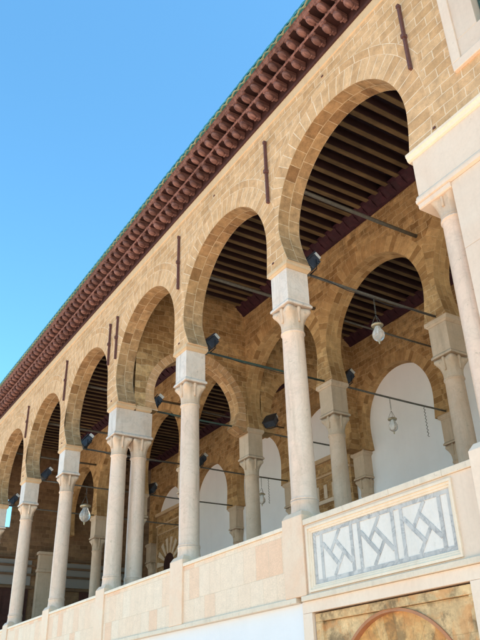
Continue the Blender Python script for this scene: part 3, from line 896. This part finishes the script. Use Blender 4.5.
for i in range(n):
    a0, a1 = pi * i / n, pi * (i + 1) / n
    r0, r1 = 0.25, rA - 0.02
    q = [(cx_ + r0 * math.cos(a0), .125, cz_ + r0 * math.sin(a0)), (cx_ + r1 * math.cos(a0), .125, cz_ + r1 * math.sin(a0)),
         (cx_ + r1 * math.cos(a1), .125, cz_ + r1 * math.sin(a1)), (cx_ + r0 * math.cos(a1), .125, cz_ + r0 * math.sin(a1))]
    b.quad(q, [(a0 * 1.0, .1), (a0 * 1.0, .9), (a1 * 1.0, .9), (a1 * 1.0, .1)])
b.box(cx_ - rA, cx_ + rA, .126, .3, GZ, -1.2)
b.build('fan_stones', m_lower, lf)

# ------------------------------------------------------------------ eave cornice
ec = thing('eave_cornice', 'rust red painted cornice with two rows of curled brackets running under the roof edge', 'cornice')
EX0, EX1 = XEND - 2.0, 9.0
b = MB()
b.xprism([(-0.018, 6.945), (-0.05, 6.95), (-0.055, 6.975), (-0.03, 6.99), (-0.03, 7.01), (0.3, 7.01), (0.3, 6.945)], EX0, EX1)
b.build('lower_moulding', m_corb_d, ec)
b = MB()
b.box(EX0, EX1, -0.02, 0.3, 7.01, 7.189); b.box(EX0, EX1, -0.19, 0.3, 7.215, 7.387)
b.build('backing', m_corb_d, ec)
b = MB()
b.xprism([(-0.282, 7.187), (-0.285, 7.183), (-0.30, 7.190), (-0.302, 7.213), (-0.282, 7.216)], EX0, EX1)
b.build('middle_rail', m_corb, ec)
b = MB(); b.box(EX0, EX1, -0.281, 0.3, 7.19, 7.2145); b.build('soffit_board', m_soffb, ec)
b = MB(); b.box(EX0, EX1, -0.464, 0.3, 7.388, 7.44); b.build('soffit_board', m_soffb, ec)
b = MB()
b.xprism([(-0.465, 7.45), (-0.465, 7.385), (-0.47, 7.382), (-0.49, 7.39), (-0.50, 7.42), (-0.515, 7.425), (-0.52, 7.451)], EX0, EX1)
b.build('top_fascia', m_corb, ec)
def bracket_mb(y_in, y_out, zt, hh, wd=0.125):
    """curled bracket: narrow stepped tail at the wall, then a rounded hanging nose under a small cap"""
    b = MB()
    L = y_in - y_out
    rings = []
    n = 10
    yc, zc_, ry, rz, rx = y_out + L * 0.34, zt - hh * 0.60, L * 0.33, hh * 0.38, wd * 0.46
    for i in range(n + 1):
        a = pi * i / n
        r = math.sin(a) ** 0.8 if 0 < i < n else 0.05
        y = yc - ry * math.cos(a)
        rings.append([(rx * r * (1 - .13 * (k % 3 == 0)) * math.cos(2 * pi * k / 24), y, zc_ + rz * r * (1 - .13 * (k % 3 == 0)) * math.sin(2 * pi * k / 24) + 0.016 * math.cos(a)) for k in range(24)])
    b.loft(rings)
    b.box(-wd * .34, wd * .34, y_out + .02, y_in, zt - hh * .3, zt)
    b.box(-wd * .26, wd * .26, yc + L * .2, y_in, zt - hh * .70, zt - hh * .3, top=(-wd * .30, wd * .30, yc, y_in))
    b.box(-wd * .50, wd * .50, y_out + .002, y_out + .035, zt - hh * .22, zt)
    b.tube([(-wd * .36, y_in - L * .30, zt - hh * .78), (wd * .36, y_in - L * .30, zt - hh * .78)], 0.016, 8)
    return b
SP = 0.2657
lowb = bracket_mb(-0.03, -0.285, 7.188, 0.175)
upb = bracket_mb(-0.195, -0.475, 7.388, 0.165)
proto_low = lowb.build('bracket', m_corb, ec); proto_up = upb.build('bracket', m_corb, ec)
xs_l = []
x = 0.9
N_IND = 50
rest_b = MB()
for row, (pm, src) in enumerate(((proto_low, lowb), (proto_up, upb))):
    i = 0
    x = 0.9 + (0.5 * SP if row else 0)
    pm.location = (x, 0, 0)
    x -= SP; i = 1
    while x > EX0:
        if i < N_IND:
            o = pm.copy(); COL.objects.link(o); o.parent = ec; o.location = (x + random.uniform(-.006, .006), random.uniform(-.005, .005), 0); o.rotation_euler = (0, random.uniform(-.03, .03) * 0, random.uniform(-.05, .05)); o.scale = (random.uniform(.92, 1.06), 1, 1)
        else:
            off = len(rest_b.v)
            rest_b.v += [(p[0] + x, p[1], p[2]) for p in src.v]
            rest_b.f += [tuple(j + off for j in f) for f in src.f]; rest_b.uv += src.uv; rest_b.m += src.m; rest_b.smooth += src.smooth
        x -= SP; i += 1
    x = 0.9 + (0.5 * SP if row else 0) + SP
    while x < EX1:
        off = len(rest_b.v)
        rest_b.v += [(p[0] + x, p[1], p[2]) for p in src.v]
        rest_b.f += [tuple(j + off for j in f) for f in src.f]; rest_b.uv += src.uv; rest_b.m += src.m; rest_b.smooth += src.smooth
        x += SP
tag(rest_b.build('bracket', m_corb, ec), kind='stuff')

# ------------------------------------------------------------------ roof
rf = thing('tiled_roof', 'green glazed tile roof edge with scalloped lip along the top of the wall against the sky', 'roof')
b = MB()
TS = 0.195
nx = int((EX1 - EX0) / TS)
SEG = 8
# scalloped lip: undulating thin band (pan tiles)
ptsx = []
rings = []
nn = nx * SEG
for i in range(nn + 1):
    xx = EX0 + TS * i / SEG
    dz = 0.024 * math.sin(2 * pi * i / SEG)
    rings.append([(xx, -0.565, 7.462 + dz - .012), (xx, -0.565, 7.462 + dz + .012), (xx, -0.1, 7.70 + dz + .012), (xx, -0.1, 7.70 + dz - .012)])
b.loft(rings)
b.build('tile_lip', m_tile2, rf)
b = MB()
prng = random.Random(3)
for i in range(nx):
    xx = EX0 + TS * (i + 0.25)
    rr = 0.097 + prng.uniform(-.004, .004)
    for course in range(9):
        jx = prng.uniform(-.008, .008); jz = prng.uniform(-.004, .008)
        if course == 0: ya, za, yb, zb_ = -0.562, 7.485, -0.47, 7.655
        else:
            ya = -0.49 + (course - 1) * 0.42; za = 7.63 + (course - 1) * 0.42 * 0.42
            yb = ya + 0.46; zb_ = za + 0.46 * 0.42 - 0.01
        r0 = []; r1 = []; m_ = 8
        for k in range(m_ + 1):
            a = pi * k / m_
            r0.append((xx + jx + rr * math.cos(a), ya, za + jz + rr * .55 * math.sin(a)))
            r1.append((xx + jx + rr * .85 * math.cos(a), yb, zb_ + jz + rr * .5 * math.sin(a)))
        b.loft([r0, r1])
b.build('tiles', m_tile, rf)
b = MB()
b.xprism([(-0.54, 7.452), (-0.54, 7.50), (-0.46, 7.64), (3.7, 9.38), (7.9, 7.5), (7.9, 7.38), (7.4, 7.38), (0.3, 7.4), (0.3, 7.462)], EX0, EX1)
b.build('roof_body', m_tile, rf)

# ------------------------------------------------------------------ ceilings
def ceiling(y0, y1, label):
    c = thing('ceiling', label, 'ceiling')
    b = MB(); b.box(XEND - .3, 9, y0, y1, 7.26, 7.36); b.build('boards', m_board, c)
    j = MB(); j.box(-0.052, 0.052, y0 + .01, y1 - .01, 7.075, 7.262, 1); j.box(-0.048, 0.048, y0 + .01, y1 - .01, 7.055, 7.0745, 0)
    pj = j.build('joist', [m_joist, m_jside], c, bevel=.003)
    x = 1.0; n_ = 0
    pj.location = (x, 0, 0)
    while x > XEND + .2:
        x -= 0.29
        o = pj.copy(); COL.objects.link(o); o.parent = c; o.location = (x + prng.uniform(-.015, .015), 0, prng.uniform(-.008, .008)); o.rotation_euler = (0, 0, prng.uniform(-.006, .006)); n_ += 1
    # dark red cornices on both long sides
    for (ya, sgn) in ((y1, -1), (y0, 1)):
        b = MB()
        b.xprism([(ya, 6.88), (ya + sgn * .04, 6.885), (ya + sgn * .06, 6.93), (ya + sgn * .20, 7.04), (ya + sgn * .22, 7.085), (ya + sgn * .26, 7.09), (ya + sgn * .26, 7.11), (ya, 7.11)], XEND - .2, 9)
        xx = 1.0
        while xx > XEND:
            b.xprism([(ya + sgn * .05, 6.91), (ya + sgn * .17, 6.965), (ya + sgn * .235, 7.07), (ya + sgn * .05, 7.07)], xx - .075, xx + .075)
            xx -= 0.29
        b.build('cornice', m_icor, c)
    return c
ceiling(D, Y_IN, 'dark beamed ceiling over the front aisle, seen through the nearest big arches')
ceiling(Y_IN + D, Y_BK, 'dark beamed ceiling over the rear aisle, seen through the inner arches')

# ------------------------------------------------------------------ iron work
def rod(label, x, y0, y1, z, r, mat, grp):
    b = MB(); b.tube([(0, 0, 0), (0, (y1 - y0) * .33, -.012), (0, (y1 - y0) * .66, -.012), (0, y1 - y0, 0)], r, 8)
    o = b.build('tie_rod', mat, loc=(x, y0, z)); tag(o, label, 'tie rod', grp); return o
HOLES = [(-2.18, 4.0), (1.24, 3.98), (-5.30, 4.0), (-0.6, 6.58), (-8.48, 4.0), (-11.62, 4.0), (-14.8, 4.0), (-3.95, 6.55)]
names = {0: 'the corner pier', 1: 'the nearest front column', 2: 'the second front column', 3: 'the paired columns', 4: 'the column left of the pair', 5: 'the slim left column', 6: 'the column cut by the left edge'}
for k in range(1, 7):
    rod(f'low tie rod crossing the front aisle behind {names[k]}', XC(k), 0.85 if k == 3 else 0.3, Y_IN + .1, 3.925, 0.022, m_giron if k in (2, 3) else m_iron, 'low tie rods of the front aisle')
    rod(f'low tie rod of the rear aisle behind {names[k]}', XC(k), Y_IN + .3, Y_BK + .1, 3.925, 0.022, m_iron, 'low tie rods of the rear aisle')
    if k not in (3,):
        rod(f'high tie rod under the ceiling above {names[k]}', XC(k) - 0.1, D - .05, Y_IN + .05, 5.70, 0.035, m_iron, 'high tie rods of the front aisle')
for k in (1, 2, 4): rod(f'high tie rod in the rear aisle beyond {names[k]}', XC(k) - 0.05, Y_IN + .35, Y_BK + .05, 5.6, 0.022, m_iron, 'high tie rods of the rear aisle')

def anchor(x, z0, z1, label, thin=1.0):
    t = thing('wall_anchor', label, 'iron anchor', (x, 0, (z0 + z1) / 2), 0, 'rusty iron anchors on the sandstone facade')
    h = (z1 - z0) / 2
    b = MB(); w_ = 0.020 * thin
    b.box(-w_ * .8, w_ * .8, -0.055, -0.004, 0.03, h, top=(-w_, w_, -0.05, -0.004)); b.box(-w_, w_, -0.055, -0.004, -h, 0.03, top=(-w_ * .8, w_ * .8, -.055, -.004))
    b.build('bar', m_rust, t, bevel=.004)
    b = MB(); b.box(-w_ * 1.5, w_ * 1.5, -0.075, 0.01, -0.035, 0.035); b.build('clasp', m_rust, t, bevel=.006)
    b = MB(); b.box(-w_ * 1.25, w_ * 1.25, -0.06, -0.003, h - .05, h + .01); b.build('head', m_rust, t, bevel=.004)
    return t
anchor(1.09, 5.10, 6.32, 'rusty iron anchor bar on the stone to the upper right of the largest arch')
anchor(-2.19, 5.17, 6.48, 'rusty iron anchor bar above the nearest front column')
anchor(-5.34, 5.2, 6.45, 'rusty iron anchor bar above the second front column', .8)
anchor(-8.36, 4.97, 6.05, 'right one of two anchor bars above the paired columns', .8)
anchor(-8.78, 4.99, 6.05, 'left one of two anchor bars above the paired columns', .8)
anchor(-11.76, 5.2, 6.35, 'thin anchor bar above the column left of the pair', .6)
anchor(-15.0, 5.2, 6.2, 'thin anchor bar highest up the left end of the wall', .6)

b = MB()
for (hx, hz) in HOLES: b.box(hx - .02, hx + .02, -0.012, 0.02, hz - .014, hz + .014)
b.build('iron_stub', m_rust, fw)
# lanterns
def lantern(loc, drop, label):
    t = thing('lantern', label, 'lantern', loc, 0, 'glass lanterns hanging from the tie rods')
    b = MB(); n = int(drop / 0.045)
    for i in range(n):
        z = -i * 0.045 - 0.01
        b.tube([(0.012 * math.cos(a) if i % 2 else 0, 0 if i % 2 else 0.012 * math.cos(a), z + 0.026 * math.sin(a) - .02) for a in [2 * pi * q / 10 for q in range(11)]], 0.0035, 5)
    b.build('chain', m_iron, t)
    z0 = -drop
    b = MB()
    for k in range(3):
        a = 2 * pi * k / 3
        b.tube([(0, 0, z0), (0.05 * math.cos(a), 0.05 * math.sin(a), z0 - 0.1), (0.088 * math.cos(a), 0.088 * math.sin(a), z0 - 0.19)], 0.004, 5)
    b.build('hanger', m_iron, t)
    b = MB(); b.lathe([(0.03, z0 - .15), (0.075, z0 - .17), (0.098, z0 - .185), (0.1, z0 - .20), (0.09, z0 - .215), (0.06, z0 - .22)], n=20)
    b.build('collar', m_brass, t)
    b = MB(); b.lathe([(0.05, z0 - .215), (0.05, z0 - .25), (0.078, z0 - .29), (0.098, z0 - .34), (0.10, z0 - .385), (0.085, z0 - .43), (0.05, z0 - .465), (0.02, z0 - .478)], n=20)
    gl_ = b.build('globe', m_glass, t)
    b = MB(); b.lathe([(0.012, z0 - .476), (0.022, z0 - .487), (0.01, z0 - .50), (0.016, z0 - .515), (0.004, z0 - .535)], n=12)
    b.build('finial', m_brass, gl_)
    return t
lantern((XC(1), 1.93, 3.905), 0.34, 'clear glass globe lantern hanging by chain under the big inner arch')
lantern((XC(2), 5.16, 3.905), 0.30, 'glass globe lantern with dark collar hanging in front of the white arch')
lantern((XC(4), 5.95, 3.905), 0.30, 'small glass lantern hanging between the second front column and the middle inner column')
bigl = lantern((XC(5), 1.88, 3.905), 0.16, 'bright large glass lantern hanging in the dark aisle left of the paired columns')
bigl.scale = (1.6, 1.6, 1.6)
# hanging beads / chain strings
def string(loc, L, label):
    b = MB(); n = int(L / 0.04)
    for i in range(n):
        b.tube([(0.02 * (-1) ** i, 0, -i * .04), (0.02 * (-1) ** (i + 1), 0, -(i + 1) * .04)], 0.007, 6)
    o = b.build('hanging_chain', m_iron, loc=loc); tag(o, label, 'chain', 'zigzag chains hanging from rear tie rods')
string((XC(2), 6.2, 3.9), 0.72, 'zigzag chain hanging in the white arch right of the lower lantern')
string((XC(3), 6.25, 3.9), 0.75, 'zigzag chain hanging beside the nearest front column shaft')
string((XC(4), 6.2, 3.9), 0.72, 'zigzag chain hanging right of the second front column')

# floodlights
def flood():
    t = thing('floodlight', 'slate coloured box floodlight on the tie rod beside the nearest front column', 'floodlight', (XC(1) + .02, 0.62, 3.98), 0, 'floodlights fixed on the tie rods')
    def tilt(p):
        a = R(-38); y, z = p[1], p[2]
        return (p[0], y * math.cos(a) - z * math.sin(a), y * math.sin(a) + z * math.cos(a) + 0.13)
    def bt(b): b.v = [tilt(p) for p in b.v]; return b
    b = MB()
    b.box(-0.13, 0.13, -0.07, 0.07, -0.16, 0.10, top=(-0.10, 0.10, -0.055, 0.055))
    for i in range(5): b.box(-.12, .12, 0.05, 0.085, -0.13 + i * .045, -0.115 + i * .045)
    hs_ = bt(b).build('housing', m_flood, t, bevel=.008)
    b = MB(); b.box(-0.085, 0.085, -0.055, 0.055, 0.102, 0.17); bt(b).build('ballast_cap', m_lens, hs_, bevel=.008)
    b = MB(); b.box(-0.14, 0.14, -0.085, -0.068, -0.17, 0.10); bt(b).build('front_bezel', m_black, hs_, bevel=.004)
    b = MB()
    for sx in (-1, 1): b.tube([(sx * .14, 0, 0.12), (sx * .14, 0, -0.03), (0, 0, -0.045)], 0.01, 6)
    b.build('bracket', m_black, t)
    return t
fl = flood()
fl.scale = (1.15, 1.15, 1.15)
for k in range(2, 7):
    dup(fl, (XC(k) + .02, 1.02 if k == 3 else 0.62, 3.98), f'box floodlight on the tie rod beside {names[k]}', R(prng.uniform(-25, 25)))
inn = {2: 'right of the nearest front column, beside the inner column before the white arch', 3: 'between the second and nearest front columns, beside the inner column',
       4: 'just right of the second front column, in the rear aisle', 5: 'right of the paired columns, in the rear aisle'}
for k in inn:
    dup(fl, (XC(k) + (.32 if k == 3 else .02), Y_IN + .62, 3.98), 'dark floodlight ' + inn[k], R(prng.uniform(-25, 25)))

def cable(label, x, y0, y1, z, sag):
    b = MB(); n = 14
    b.tube([(0.02 * math.sin(i * 1.3), (y1 - y0) * i / n, -sag * math.sin(pi * i / n) ** 2) for i in range(n + 1)], 0.007, 5)
    o = b.build('cable', m_black, loc=(x, y0, z)); tag(o, label, 'cable', 'loose cables of the floodlights')
for k, (sg) in ((1, .07), (2, .05), (3, .06), (4, .05)):
    cable(f'thin black cable sagging under the low tie rod behind {names[k]}', XC(k) + .03, 0.95 if k == 3 else .6, Y_IN, 3.90, sg)
